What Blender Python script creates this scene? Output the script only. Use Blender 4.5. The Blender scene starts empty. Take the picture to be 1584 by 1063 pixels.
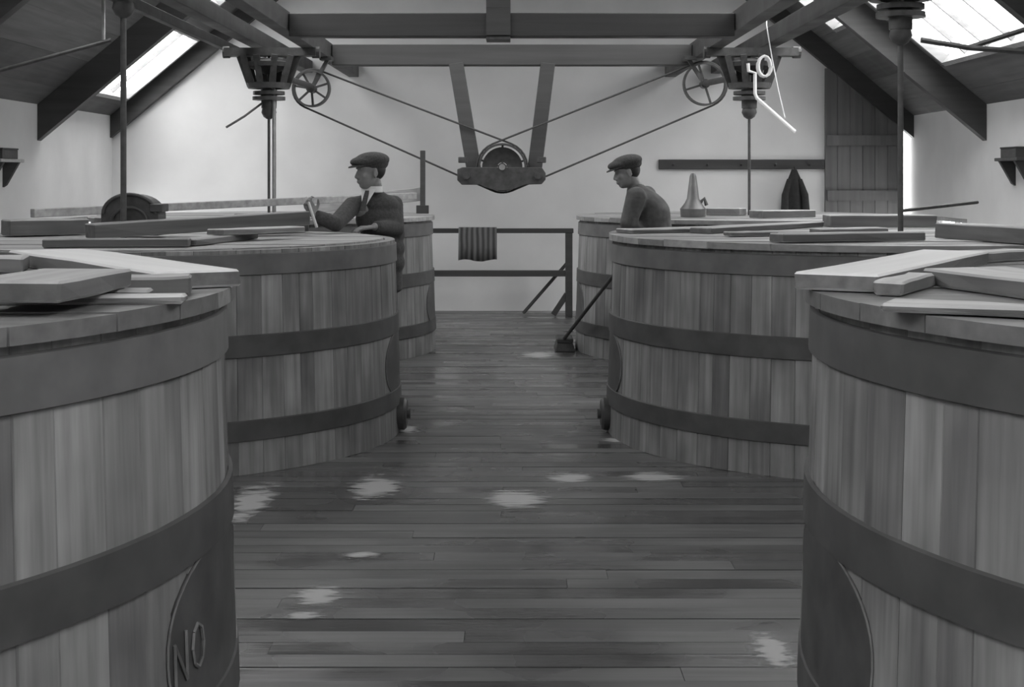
import bpy, bmesh, math, random
from mathutils import Vector, Matrix, Quaternion
PI = math.pi
R_ = random.Random(7)
C = bpy.context.scene.collection
scene = bpy.context.scene

# ------------------------------------------------------------------ camera
F, CX, HY, H = 2200.0, 792.0, 275.0, 1.57       # focal (px), axis column, horizon row, eye height
cam_d = bpy.data.cameras.new('camera'); cam = bpy.data.objects.new('camera', cam_d); C.objects.link(cam)
cam_d.sensor_width = 36; cam_d.lens = 36 * F / 1584
cam_d.shift_y = (HY - 531.5) / 1584
cam.location = (0, 0, H); cam.rotation_euler = (PI / 2, 0, 0)
cam_d.clip_start = 0.05
scene.camera = cam

# ------------------------------------------------------------------ world and exposure
w = bpy.data.worlds.new('world'); scene.world = w; w.use_nodes = True
bg = w.node_tree.nodes['Background']
bg.inputs[0].default_value = (1, 1, 1, 1); bg.inputs[1].default_value = 8.0
vs = scene.view_settings
vs.view_transform = 'Standard'; vs.look = 'None'; vs.gamma = 1; vs.use_curve_mapping = False
vs.exposure = 0.22

# ------------------------------------------------------------------ room numbers
HW = 4.72                       # half width of the room
YB, YF = -3.0, 16.8             # back wall, far gable
def zr(x): return 2.65 + 0.83 * (4.3 - abs(x))          # underside of the roof boards
TRUSS = [14.2, 10.5, 6.8, 3.1, -0.6]
SKY = [  # side, |x| low, |x| high, y0, y1; out-of-frame ones added for light
    (-1, 2.7, 3.3, 14.32, 15.8), (-1, 3.66, 4.5, 14.32, 16.5), (1, 2.95, 3.62, 14.32, 15.8),
    (1, 1.6, 4.25, 10.8, 13.9), (-1, 1.2, 3.0, 10.8, 13.9),  # left one is unseen, added to light the right and far walls
    (-1, 2.2, 3.4, 7.2, 10.1), (1, 2.6, 3.4, 7.2, 10.1),
    (-1, 2.5, 3.2, 3.5, 6.4), (1, 2.5, 3.2, 3.5, 6.4),
    (-1, 1.6, 3.6, -0.2, 2.7), (1, 1.6, 3.6, -0.2, 2.7),
    (-1, 1.6, 3.6, -2.8, -0.8), (1, 1.6, 3.6, -2.8, -0.8)]
FILL_WINDOWS = [(-1, 14.75, 16.65, .25, 1.14), (1, 14.75, 16.65, .25, 1.14)]      # unseen side windows, added to brighten the lower far wall: side, y0, y1, z0, z1
for sd, y0, y1, z0, z1 in FILL_WINDOWS:
    l = bpy.data.lights.new('window_portal', 'AREA'); l.shape = 'RECTANGLE'; l.size = y1 - y0; l.size_y = z1 - z0; l.cycles.is_portal = True
    o = bpy.data.objects.new('window_portal', l); C.objects.link(o)
    M = Matrix((Vector((0, -sd, 0)), Vector((0, 0, 1)), Vector((-sd, 0, 0)))).transposed().to_4x4()
    ez = Vector((sd, 0, 0)); ex = Vector((0, 0, 1)).cross(ez) * 1.0
    M = Matrix((ex, Vector((0, 0, 1)), ez)).transposed().to_4x4(); M.translation = Vector((sd * (HW + .2), (y0 + y1) / 2, (z0 + z1) / 2)); o.matrix_world = M
for sd, a, b, y0, y1 in SKY:     # sampling portals only: they emit nothing
    l = bpy.data.lights.new('skylight_portal', 'AREA'); l.shape = 'RECTANGLE'
    sl = math.hypot(b - a, zr(a) - zr(b)); l.size = sl; l.size_y = y1 - y0
    l.cycles.is_portal = True
    o = bpy.data.objects.new('skylight_portal', l); C.objects.link(o)
    xm = sd * (a + b) / 2
    ex = Vector((sd * (b - a), 0, zr(b) - zr(a))).normalized(); ey = Vector((0, 1, 0)); ez = ex.cross(ey)
    if ez.z < 0: ex = -ex; ez = ex.cross(ey)
    M = Matrix((ex, ey, ez)).transposed().to_4x4(); M.translation = Vector((xm, (y0 + y1) / 2, zr(xm) + .16))
    o.matrix_world = M

# ------------------------------------------------------------------ pixel helpers (direction only; depth or plane is given)
def P(px, py, d): return Vector(((px - CX) * d / F, d, H + (HY - py) * d / F))
def G(px, py, z):
    s = (py - HY) / (H - z); return Vector(((px - CX) / s, F / s, z))

# ------------------------------------------------------------------ materials
MATS = {}
def nmat(name):
    m = bpy.data.materials.new(name); m.use_nodes = True
    nt = m.node_tree; b = nt.nodes['Principled BSDF']; MATS[name] = m
    return m, nt, b
def grey(g): return (g, g, g, 1)
def N(nt, t, **k):
    n = nt.nodes.new(t)
    for a, v in k.items(): setattr(n, a, v)
    return n
def simple(name, g, rough=.6, metal=0, var=.15, scale=18, bump=.1):
    m, nt, b = nmat(name)
    tc = N(nt, 'ShaderNodeTexCoord'); no = N(nt, 'ShaderNodeTexNoise'); no.inputs['Scale'].default_value = scale; no.inputs['Detail'].default_value = 4
    nt.links.new(tc.outputs['Object'], no.inputs['Vector'])
    r = N(nt, 'ShaderNodeMapRange'); r.inputs['From Min'].default_value = .3; r.inputs['From Max'].default_value = .7
    r.inputs['To Min'].default_value = g * (1 - var); r.inputs['To Max'].default_value = g * (1 + var)
    nt.links.new(no.outputs['Fac'], r.inputs['Value']); nt.links.new(r.outputs[0], b.inputs['Base Color'])
    b.inputs['Roughness'].default_value = rough; b.inputs['Metallic'].default_value = metal
    if bump:
        bp = N(nt, 'ShaderNodeBump'); bp.inputs['Strength'].default_value = bump; bp.inputs['Distance'].default_value = .01
        nt.links.new(no.outputs['Fac'], bp.inputs['Height']); nt.links.new(bp.outputs[0], b.inputs['Normal'])
    return m
def wood(name, g, axis='Z', rnd=.35, streak=.35, rough=(.45, .75), stain=0.0, fine=26, bump=.25, rscale=2.5, spec=.5):
    """grain runs along axis; each object gets its own tone and its own piece of the grain"""
    m, nt, b = nmat(name); L = nt.links.new
    tc = N(nt, 'ShaderNodeTexCoord'); oi = N(nt, 'ShaderNodeObjectInfo')
    off = N(nt, 'ShaderNodeVectorMath', operation='SCALE'); off.inputs[0].default_value = (13.1, 7.7, 9.3); L(oi.outputs['Random'], off.inputs['Scale'])
    add = N(nt, 'ShaderNodeVectorMath', operation='ADD'); L(tc.outputs['Object'], add.inputs[0]); L(off.outputs[0], add.inputs[1])
    mp = N(nt, 'ShaderNodeMapping'); L(add.outputs[0], mp.inputs['Vector'])
    sc = [fine, fine, fine]; sc['XYZ'.index(axis)] = fine * .05; mp.inputs['Scale'].default_value = sc
    n1 = N(nt, 'ShaderNodeTexNoise'); n1.inputs['Scale'].default_value = 1; n1.inputs['Detail'].default_value = 5; L(mp.outputs[0], n1.inputs['Vector'])
    n2 = N(nt, 'ShaderNodeTexNoise'); n2.inputs['Scale'].default_value = rscale; n2.inputs['Detail'].default_value = 3; L(add.outputs[0], n2.inputs['Vector'])
    # tone = g * (1 + rnd*(rand-.5)*2) * (1 + streak*(n1-.5)*2) * (1 + stain*(n2-.5)*2)
    def lin(sock, a):
        r = N(nt, 'ShaderNodeMapRange'); r.clamp = False; r.inputs['To Min'].default_value = 1 - a; r.inputs['To Max'].default_value = 1 + a; L(sock, r.inputs['Value']); return r.outputs[0]
    def mul(a, c):
        q = N(nt, 'ShaderNodeMath', operation='MULTIPLY'); L(a, q.inputs[0])
        if isinstance(c, float): q.inputs[1].default_value = c
        else: L(c, q.inputs[1])
        return q.outputs[0]
    v = mul(mul(lin(oi.outputs['Random'], rnd), lin(n1.outputs['Fac'], streak * 2)), lin(n2.outputs['Fac'], stain * 2))
    v = mul(v, float(g)); mx = N(nt, 'ShaderNodeMath', operation='MAXIMUM'); mx.inputs[1].default_value = g * .25; L(v, mx.inputs[0])
    L(mx.outputs[0], b.inputs['Base Color'])
    rr = N(nt, 'ShaderNodeMapRange'); rr.inputs['From Min'].default_value = .35; rr.inputs['From Max'].default_value = .65
    rr.inputs['To Min'].default_value = rough[0]; rr.inputs['To Max'].default_value = rough[1]; L(n2.outputs['Fac'], rr.inputs['Value']); L(rr.outputs[0], b.inputs['Roughness'])
    bp = N(nt, 'ShaderNodeBump'); bp.inputs['Strength'].default_value = bump; bp.inputs['Distance'].default_value = .006
    L(n1.outputs['Fac'], bp.inputs['Height']); L(bp.outputs[0], b.inputs['Normal'])
    b.inputs['Specular IOR Level'].default_value = spec
    return m
M_WALL = simple('whitewash', .74, .9, 0, .06, 1.6, .15)
M_STAVE = wood('stave_wood', .192, 'Z', .24, .36, (.5, .8), .4, 30)
M_HOOP = simple('hoop_iron', .068, .55, 0, .25, 7, .1)
M_LID = wood('lid_wood', .145, 'X', .25, .25, (.45, .75), .2, 24)
M_LIDPALE = wood('pale_lid_wood', .3, 'X', .2, .25, (.5, .8), .2, 24)
M_BSIDE = wood('weathered_board_edge', .12, 'X', .2, .3, (.5, .8), .25, 24)  # darker colour puts the shading into board sides and ends
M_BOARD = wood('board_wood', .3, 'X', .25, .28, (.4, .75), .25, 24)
M_PALE = wood('scrubbed_pale_wood', .6, 'X', .04, .08, (.5, .8), .06, 24, .15)  # pale tone stands in for skylight glancing off these board tops
M_LIGHT = wood('light_board_wood', .36, 'X', .2, .2, (.5, .8), .2, 24)
M_DARKW = wood('dark_timber', .055, 'X', .15, .2, (.55, .8), .15, 20)
M_DARKY = wood('dark_timber_long', .055, 'Y', .15, .2, (.55, .8), .15, 20)
M_DOOR = wood('dark_door_boards', .15, 'Z', .1, .2, (.6, .8), .1, 18)
M_ROOF = wood('roof_boards', .12, 'Y', .3, .25, (.6, .9), .2, 18)
M_FLOOR = wood('wet_floor_boards', .10, 'X', .14, .28, (.16, .5), .35, 22, .2, 1.1)
M_SUB = simple('subfloor', .04, .8)
M_IRON = simple('dark_iron', .055, .5, .0, .3, 20, .1)
M_STEEL = simple('worn_steel', .3, .35, .6, .15, 20, 0)
M_PIPE = simple('pale_pipe', .75, .4, 0, .05, 20, 0)
M_ROPE = simple('rope', .06, .9, 0, .2, 60, .2)
M_SKIN = simple('skin', .24, .55, 0, .06, 30, .03)
M_SUIT = simple('black_suit_cloth', .062, .95, 0, .25, 60, .15)
M_JACKET = simple('grey_work_cloth', .09, .95, 0, .3, 14, .2)
M_TROUS = simple('dark_trouser_cloth', .05, .95, 0, .25, 60, .15)
M_CAP = simple('tweed_cap', .06, .95, 0, .35, 90, .3)
M_COLLAR = simple('white_collar', .75, .8, 0, .03, 20, 0)
M_SHOE = simple('boot_leather', .03, .4, 0, .2, 20, .1)
M_TOWEL = simple('dark_cloth', .1, .95, 0, .35, 40, .2)
M_PLAQ = simple('plaque_paint', .06, .5, 0, .3, 10, .05)
M_PLET = simple('plaque_pale_paint', .17, .5, 0, .4, 14, 0)
M_CONE = simple('grey_tinplate', .12, .45, .3, .2, 12, .05)
M_SLATE = simple('slate', .06, .8, 0, .2, 6, .1)
M_COAT = simple('black_coat_cloth', .03, .95, 0, .2, 30, .1)
m, nt, b = nmat('skylight_glass')
g1 = N(nt, 'ShaderNodeBsdfTransparent'); g1.inputs[0].default_value = grey(.86)
g2 = N(nt, 'ShaderNodeBsdfGlossy'); g2.inputs['Roughness'].default_value = .08
mx = N(nt, 'ShaderNodeMixShader'); mx.inputs[0].default_value = .05
nt.links.new(g1.outputs[0], mx.inputs[1]); nt.links.new(g2.outputs[0], mx.inputs[2])
nt.links.new(mx.outputs[0], nt.nodes['Material Output'].inputs[0]); M_GLASS = m
m, nt, b = nmat('standing_water'); b.inputs['Base Color'].default_value = grey(.05); b.inputs['Roughness'].default_value = .12
b.inputs['IOR'].default_value = 1.45; b.inputs['Coat Weight'].default_value = 1; b.inputs['Coat Roughness'].default_value = .12
_n = N(nt, 'ShaderNodeTexNoise'); _n.inputs['Scale'].default_value = 30; _b = N(nt, 'ShaderNodeBump'); _b.inputs['Strength'].default_value = .12; _b.inputs['Distance'].default_value = .004
_t = N(nt, 'ShaderNodeTexCoord'); nt.links.new(_t.outputs['Object'], _n.inputs['Vector']); nt.links.new(_n.outputs[0], _b.inputs['Height']); nt.links.new(_b.outputs[0], b.inputs['Normal'])
M_WATER = m

# ------------------------------------------------------------------ mesh helpers
class MB:
    def __init__(self): self.v = []; self.f = []
    def add(self, vs, fs):
        o = len(self.v); self.v += [tuple(x) for x in vs]; self.f += [tuple(i + o for i in f) for f in fs]; return self
    def box(self, lo, hi, M=None):
        x0, y0, z0 = lo; x1, y1, z1 = hi
        vs = [Vector(p) for p in ((x0, y0, z0), (x1, y0, z0), (x1, y1, z0), (x0, y1, z0), (x0, y0, z1), (x1, y0, z1), (x1, y1, z1), (x0, y1, z1))]
        if M: vs = [M @ p for p in vs]
        return self.add(vs, [(0, 3, 2, 1), (4, 5, 6, 7), (0, 1, 5, 4), (1, 2, 6, 5), (2, 3, 7, 6), (3, 0, 4, 7)])
    def bar(self, a, b, wd, ht, up=(0, 0, 1)):
        """box along a->b, wd across, ht along up"""
        a = Vector(a); b = Vector(b); d = (b - a).normalized(); up = Vector(up); s = d.cross(up).normalized(); u = s.cross(d)
        M = Matrix((d, s, u)).transposed().to_4x4(); M.translation = a
        return self.box((0, -wd / 2, -ht / 2), ((b - a).length, wd / 2, ht / 2), M)
    def tube(self, pts, r, n=10, closed=False, caps=True):
        pts = [Vector(p) for p in pts]; k = len(pts); rings = []
        rr = r if isinstance(r, (list, tuple)) else [r] * k
        prev = None
        for i in range(k):
            if closed: t = (pts[(i + 1) % k] - pts[i - 1]).normalized()
            else: t = (pts[min(i + 1, k - 1)] - pts[max(i - 1, 0)]).normalized()
            if prev is None:
                u = t.cross(Vector((0, 0, 1)));
                if u.length < .05: u = t.cross(Vector((0, 1, 0)))
                u.normalize()
            else: u = (prev - t * prev.dot(t)).normalized()
            prev = u; v = t.cross(u)
            rings.append([pts[i] + (u * math.cos(2 * PI * j / n) + v * math.sin(2 * PI * j / n)) * rr[i] for j in range(n)])
        vs = [p for g in rings for p in g]; fs = []
        for i in range(k if closed else k - 1):
            i2 = (i + 1) % k
            for j in range(n): fs.append((i * n + j, i * n + (j + 1) % n, i2 * n + (j + 1) % n, i2 * n + j))
        if caps and not closed: fs += [tuple(range(n))[::-1], tuple((k - 1) * n + j for j in range(n))]
        return self.add(vs, fs)
    def lathe(self, prof, n=32, M=None, close=False):
        vs = []; fs = []; k = len(prof)
        for j in range(n):
            a = 2 * PI * j / n
            for r, z in prof: vs.append(Vector((r * math.cos(a), r * math.sin(a), z)))
        for j in range(n):
            j2 = (j + 1) % n
            for i in range(k if close else k - 1):
                i2 = (i + 1) % k
                fs.append((j * k + i, j2 * k + i, j2 * k + i2, j * k + i2))
        if not close:
            fs += [tuple(j * k for j in range(n))[::-1], tuple(j * k + k - 1 for j in range(n))]
        if M: vs = [M @ p for p in vs]
        return self.add(vs, fs)
    def prism(self, poly, h0, h1, M=None):
        """poly in xy, extruded z h0..h1"""
        n = len(poly); vs = [Vector((x, y, h0)) for x, y in poly] + [Vector((x, y, h1)) for x, y in poly]
        if M: vs = [M @ p for p in vs]
        return self.add(vs, [tuple(range(n))[::-1], tuple(range(n, 2 * n))] + [(i, (i + 1) % n, n + (i + 1) % n, n + i) for i in range(n)])
    def mesh(self, name, bevel=0, smooth=False):
        me = bpy.data.meshes.new(name); me.from_pydata(self.v, [], self.f); me.update()
        bm = bmesh.new(); bm.from_mesh(me); bmesh.ops.recalc_face_normals(bm, faces=bm.faces)
        if bevel: bmesh.ops.bevel(bm, geom=bm.edges[:], offset=bevel, segments=1, affect='EDGES', clamp_overlap=True)
        bm.to_mesh(me); bm.free()
        if smooth: me.polygons.foreach_set('use_smooth', [True] * len(me.polygons)); me.set_sharp_from_angle(angle=math.radians(40))
        return me
    def build(self, name, mat, parent=None, bevel=0, smooth=False, loc=None):
        return link(name, self.mesh(name, bevel, smooth), mat, parent, loc)
def link(name, me, mat=None, parent=None, loc=None):
    o = bpy.data.objects.new(name, me); C.objects.link(o)
    if mat and not me.materials: me.materials.append(mat)
    if parent: o.parent = parent
    if loc is not None: o.location = loc
    return o
def tag(o, label, cat, group=None):
    o['label'] = label; o['category'] = cat
    if group: o['group'] = group
    return o
def struct(o): o['kind'] = 'structure'; return o
def empty(name, loc=(0, 0, 0), rz=0):
    o = bpy.data.objects.new(name, None); C.objects.link(o); o.location = loc; o.rotation_euler = (0, 0, rz); o.empty_display_size = .1; return o
def frameM(ex, ey, ez, t):
    M = Matrix((Vector(ex), Vector(ey), Vector(ez))).transposed().to_4x4(); M.translation = Vector(t); return M
MY = lambda t: frameM((1, 0, 0), (0, 0, 1), (0, -1, 0), t)      # lathe axis (local z) -> world -y, local y -> world z

# ------------------------------------------------------------------ floor
fl = struct(MB().box((-HW - .3, YB - .3, -.2), (HW + .3, YF + .3, -.045)).box((-HW, YB, -.05), (HW, 2.0, 0)).build('floor', M_SUB))
fl.data.materials.clear(); fl.data.materials.append(M_FLOOR)
y = 2.0; i = 0
while y < YF - .01:
    wd = R_.uniform(.118, .14); y1 = min(y + wd, YF)
    xs = [-HW, R_.uniform(-1.6, 1.6), HW]
    for k in range(2):
        dz = R_.uniform(-.003, .0)
        MB().box((xs[k] + .001, y + .002, -.045), (xs[k + 1] - .001, y1 - .002, dz)).build('floor_plank', M_FLOOR, fl)
    y = y1; i += 1

# ------------------------------------------------------------------ walls
def gable_poly(inset=0): return [(-HW, -.045), (HW, -.045), (HW, zr(HW)), (0, zr(0)), (-HW, zr(HW))]
Mg = frameM((1, 0, 0), (0, 0, 1), (0, -1, 0), (0, YF, 0))
wf = struct(MB().prism([(-HW, -.045), (4.61, -.045), (4.61, zr(4.61)), (0, zr(0)), (-HW, zr(HW))], -.3, 0, Mg).build('wall_far', M_WALL))
Mb = frameM((1, 0, 0), (0, 0, 1), (0, -1, 0), (0, YB, 0))
struct(MB().prism(gable_poly(), 0, .3, Mb).build('wall_back', M_WALL))
for sd, y0, y1, z0, z1 in FILL_WINDOWS:
    mb = MB(); xa, xb = (sd * HW, sd * (HW + .4)) if sd > 0 else (sd * (HW + .4), sd * HW)
    for ya, yb, za, zb in ((YB - .3, y0, -.045, zr(HW)), (y1, YF + .3, -.045, zr(HW)), (y0, y1, -.045, z0), (y0, y1, z1, zr(HW))): mb.box((xa, ya, za), (xb, yb, zb))
    struct(mb.build('wall_left' if sd < 0 else 'wall_right', M_WALL))
    wn = struct(empty('window_%d' % (20 if sd < 0 else 21), (sd * (HW + .1), y0, z0)))  # added window, hidden behind the far vats, lets in fill daylight
    n = 3; wd = (y1 - y0); ht = z1 - z0
    for za in (0, ht - .05): MB().box((-.03, 0, za), (.03, wd, za + .05)).build('frame_rail', M_LIGHT, wn)
    for k in range(n + 1):
        yy = min(max(0, k * wd / n - .02), wd - .04); MB().box((-.025, yy, .05), (.025, yy + .04, ht - .05)).build('mullion', M_LIGHT, wn)
    for k in range(n): MB().box((-.003, k * wd / n + .02, .05), (.003, (k + 1) * wd / n - .02, ht - .05)).build('pane', M_GLASS, wn)

# ------------------------------------------------------------------ roof: boards on each slope, left out under the skylights
bays = [(14.2, YF + .3), (10.5, 14.2), (6.8, 10.5), (3.1, 6.8), (-.6, 3.1), (YB - .3, -.6)]
for sd in (-1, 1):
    nm = 'ceiling_left' if sd < 0 else 'ceiling_right'
    out = MB()
    def slab(mb, a, b, y0, y1, t0, t1):
        vs = []
        for (x, t) in ((a, t0), (b, t0), (b, t1), (a, t1)):
            for yy in (y0, y1): vs.append(Vector((sd * x, yy, zr(x) + t)))
        mb.add(vs, [(0, 1, 3, 2), (2, 3, 5, 4), (4, 5, 7, 6), (6, 7, 1, 0), (0, 2, 4, 6), (1, 7, 5, 3)])
    regs = []
    for (y0, y1) in bays:
        sk = [s for s in SKY if s[0] == sd and y0 - .01 <= s[3] and s[4] <= y1 + .01]
        if not sk: regs.append((0, HW + .4, y0, y1)); continue
        sk.sort(key=lambda q: q[1]); c0 = 0
        for _, a, b, s0, s1 in sk: regs += [(c0, a, y0, y1), (a, b, y0, s0), (a, b, s1, y1)]; c0 = b
        regs.append((c0, HW + .4, y0, y1))
    for r in regs: slab(out, *r, .03, .07)
    ro = struct(out.build(nm, M_SLATE))
    for (a, b, y0, y1) in regs:
        n = max(1, round((b - a) / .3))
        for k in range(n):
            mb = MB(); slab(mb, a + (b - a) * k / n + .002, a + (b - a) * (k + 1) / n - .002, y0, y1, 0, .03); mb.build('roof_board', M_ROOF, ro)

# skylights
for wi, (sd, a, b, y0, y1) in enumerate(SKY):
    fr = MB()
    A0, B0 = Vector((sd * a, y0, zr(a) + .03)), Vector((sd * b, y0, zr(b) + .03)); A1, B1 = Vector((sd * a, y1, zr(a) + .03)), Vector((sd * b, y1, zr(b) + .03))
    nrm = Vector((sd * .83, 0, 1)).normalized()
    for p, q in ((A0, A1), (B0, B1), (A0, B0), (A1, B1)): fr.bar(p, q, .05, .12, nrm)
    wo = struct(fr.build('window_%d' % (wi + 1), M_LIGHT))
    n = max(2, round((y1 - y0) / .62))
    for k in range(1, n):
        yy = y0 + (y1 - y0) * k / n
        MB().bar(Vector((sd * a, yy, zr(a) + .05)), Vector((sd * b, yy, zr(b) + .05)), .024, .045, nrm).build('glazing_bar', M_BOARD, wo)
    for k in range(n):
        ya = y0 + (y1 - y0) * k / n + .015; yb = y0 + (y1 - y0) * (k + 1) / n - .015
        mb = MB(); vs = []
        for t in (.06, .066):
            vs += [Vector((sd * a, ya, zr(a) + t)), Vector((sd * b, ya, zr(b) + t)), Vector((sd * b, yb, zr(b) + t)), Vector((sd * a, yb, zr(a) + t))]
        mb.add(vs, [(0, 3, 2, 1), (4, 5, 6, 7), (0, 1, 5, 4), (1, 2, 6, 5), (2, 3, 7, 6), (3, 0, 4, 7)]).build('pane', M_GLASS, wo)

# trusses (principal rafters with a high collar), end rafters on the gable, purlins
TL = ['nearest the far wall', 'second from the far wall', 'third from the far wall', 'fourth from the far wall', 'nearest the back wall']
for ti, ty in enumerate(TRUSS):
    t = empty('roof_truss', (0, ty, zr(HW) - .35)); tag(t, 'dark timber roof truss with steep rafters, ' + TL[ti], 'roof truss', 'roof trusses')
    for sd in (-1, 1):
        vs = []
        for yy in (-.06, .06):
            for x, dz in ((HW, -.36), (0.0, -.36), (0.0, 0), (HW, 0)): vs.append(Vector((sd * x, yy, zr(x) + dz - .002 - t.location.z)))
        MB().add(vs, [(0, 1, 2, 3), (7, 6, 5, 4), (0, 4, 5, 1), (1, 5, 6, 2), (2, 6, 7, 3), (3, 7, 4, 0)]).build('rafter', M_DARKW, t)
    MB().box((-2.0, -.11, 4.0 - t.location.z), (2.0, -.06, 4.2 - t.location.z)).build('collar', M_DARKW, t)
    if ti == 0:           # unseen boards added here to shade the upper far wall
        for k in range(24):
            xa = -3.0 + k * .25; xb = xa + .246; za = 3.42 - t.location.z
            vs = [Vector((x, yy, z)) for yy in (-.058, -.034) for x, z in ((xa, za), (xb, za), (xb, max(za + .01, zr(xb) - .01 - t.location.z)), (xa, max(za + .01, zr(xa) - .01 - t.location.z)))]
            MB().add(vs, [(0, 1, 2, 3), (7, 6, 5, 4), (0, 4, 5, 1), (1, 5, 6, 2), (2, 6, 7, 3), (3, 7, 4, 0)]).build('infill_board', M_DARKW, t)
for sd in (-1, 1):
    vs = []
    for yy in (YF - .10, YF):
        for x, dz in ((HW, -.26), (0.0, -.26), (0.0, 0), (HW, 0)): vs.append(Vector((sd * x, yy, zr(x) + dz - .002)))
    o = struct(MB().add(vs, [(0, 1, 2, 3), (7, 6, 5, 4), (0, 4, 5, 1), (1, 5, 6, 2), (2, 6, 7, 3), (3, 7, 4, 0)]).build('trim_1' if sd < 0 else 'trim_2', M_DARKW))
# ------------------------------------------------------------------ far wall: dark door, coat rail
dr = struct(empty('door_1', (4.13, YF, 0)))
x0 = 3.69
for k in range(6):
    xa = x0 + k * .147; xb = xa + .143
    h = lambda x: min(2.86, zr(x) - .05)
    vs = [Vector((x - 4.13, yy, z)) for yy in (-.05, -.01) for x, z in ((xa, 0), (xb, 0), (xb, h(xb)), (xa, h(xa)))]
    MB().add(vs, [(0, 1, 2, 3), (7, 6, 5, 4), (0, 4, 5, 1), (1, 5, 6, 2), (2, 6, 7, 3), (3, 7, 4, 0)]).build('door_plank', M_DOOR, dr)
for z in (.35, 1.3, 1.95): MB().box((-.42, -.08, z), (.42, -.05, z + .12)).build('ledge', M_DOOR, dr)
cr = empty('coat_rail', (2.7, YF, 1.67)); tag(cr, 'dark horizontal peg rail on the far wall beside the dark door', 'rail')
MB().box((-.97, -.05, 0), (.98, 0, .115)).build('rail_board', M_DARKW, cr, .004)
for k in range(5): MB().tube([(-.8 + k * .4, -.05, .05), (-.8 + k * .4, -.11, .065)], .012, 8).build('peg', M_DARKW, cr)
# hanging coat
ct = empty('hanging_coat', (0, 0, 0)); hc = P(1229, 262, YF - .13); ct.location = hc
mb = MB(); nseg = 20; prof = [(.03, 0), (.05, -.05), (.085, -.14), (.105, -.3), (.125, -.46), (.14, -.62), (.15, -.8)]
vs = []; fs = []
for i, (r, z) in enumerate(prof):
    for j in range(nseg):
        a = 2 * PI * j / nseg; rr = r * (1 + (.16 * math.cos(5 * a + .4) + .08 * math.sin(3 * a)) * min(1, i / 3)); vs.append((rr * math.cos(a), rr * .62 * math.sin(a) + .02, z))
for i in range(len(prof) - 1):
    for j in range(nseg): fs.append((i * nseg + j, i * nseg + (j + 1) % nseg, (i + 1) * nseg + (j + 1) % nseg, (i + 1) * nseg + j))
fs.append(tuple(range(nseg)))
mb.add(vs, fs).build('coat_body', M_COAT, ct, 0, True)
for s in (-1, 1): MB().tube([(s * .06, 0, -.12), (s * .115, -.03, -.3), (s * .13, -.05, -.55)], [.03, .042, .045], 10).build('sleeve', M_COAT, ct, 0, True)
MB().tube([(0, 0, -.01), (0, .0, .03)], .008, 6).build('hanging_loop', M_COAT, ct)
tag(ct, 'black coat hanging in a narrow cone from the peg rail', 'coat')

# guard rail before the far wall
gr = empty('guard_rail', (0, 16.1, 0)); tag(gr, 'dark timber guard rail with braced post before the far wall', 'railing')
g = lambda px, py, dy=0: P(px, py, 16.1 + dy) - Vector((0, 16.1, 0))
xL = -1.25
rt = g(887, 357); MB().box((xL, -.035, rt.z - .026), (rt.x, .035, rt.z + .026)).build('top_rail', M_DARKW, gr, .004)
rm = g(880, 423); MB().box((xL, -.03, rm.z - .034), (rm.x, .03, rm.z + .034)).build('mid_rail', M_DARKW, gr, .004)
px_ = g(880, 400).x; MB().box((px_ - .04, -.04, 0), (px_ + .04, .04, rt.z - .026)).build('post', M_DARKW, gr, .004)
MB().box((xL, -.04, 0), (xL + .08, .04, rt.z - .026)).build('post', M_DARKW, gr, .004)
MB().bar(g(879, 405), (g(810, 487).x, .3, .01), .03, .03).build('brace', M_DARKW, gr)
MB().bar(g(877, 455), (g(856, 488).x, 0, .02), .06, .06, (0, 1, 0)).build('brace', M_DARKW, gr)
# striped cloth over the rail
tw = empty('hung_cloth', (g(739, 357).x, 16.1, rt.z + .026)); tag(tw, 'dark striped cloth draped over the top bar of the guard rail', 'cloth')
def cloth_sheet(hw, drop_f, drop_b, n=28):
    prof = [(.052, -drop_b), (.05, -drop_b * .5), (.048, -.03), (.04, .006), (0, .012), (-.04, .006), (-.048, -.03), (-.05, -drop_f * .5), (-.054, -drop_f)]
    vs = []; fs = []; k = len(prof)
    for j in range(n + 1):
        u = -1 + 2 * j / n
        for i, (yy, z) in enumerate(prof):
            amp = max(0, -z) * .03
            vs.append((u * hw + .012 * math.sin(9 * u) * max(0, -z), yy - amp * math.sin(j * 1.15) - amp * .2, z - (.012 * math.sin(u * 4 + 1) if i in (0, k - 1) else 0)))
    for j in range(n):
        for i in range(k - 1): fs.append((j * k + i, (j + 1) * k + i, (j + 1) * k + i + 1, j * k + i + 1))
    return vs, fs
def stripe_mat():
    m, nt, b = nmat('striped_cloth'); L = nt.links.new
    tc = N(nt, 'ShaderNodeTexCoord'); wv = N(nt, 'ShaderNodeTexWave'); wv.inputs['Scale'].default_value = 5.2; wv.inputs['Distortion'].default_value = 1.2; L(tc.outputs['Object'], wv.inputs['Vector'])
    r = N(nt, 'ShaderNodeMapRange'); r.inputs['To Min'].default_value = .06; r.inputs['To Max'].default_value = .2; L(wv.outputs['Fac'], r.inputs['Value']); L(r.outputs[0], b.inputs['Base Color']); b.inputs['Roughness'].default_value = .95
    return m
o = MB().add(*cloth_sheet(.215, .36, .2)).build('cloth_sheet', stripe_mat(), tw, 0, True)
sm = o.modifiers.new('thick', 'SOLIDIFY'); sm.thickness = .006; sm.offset = 0

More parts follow.
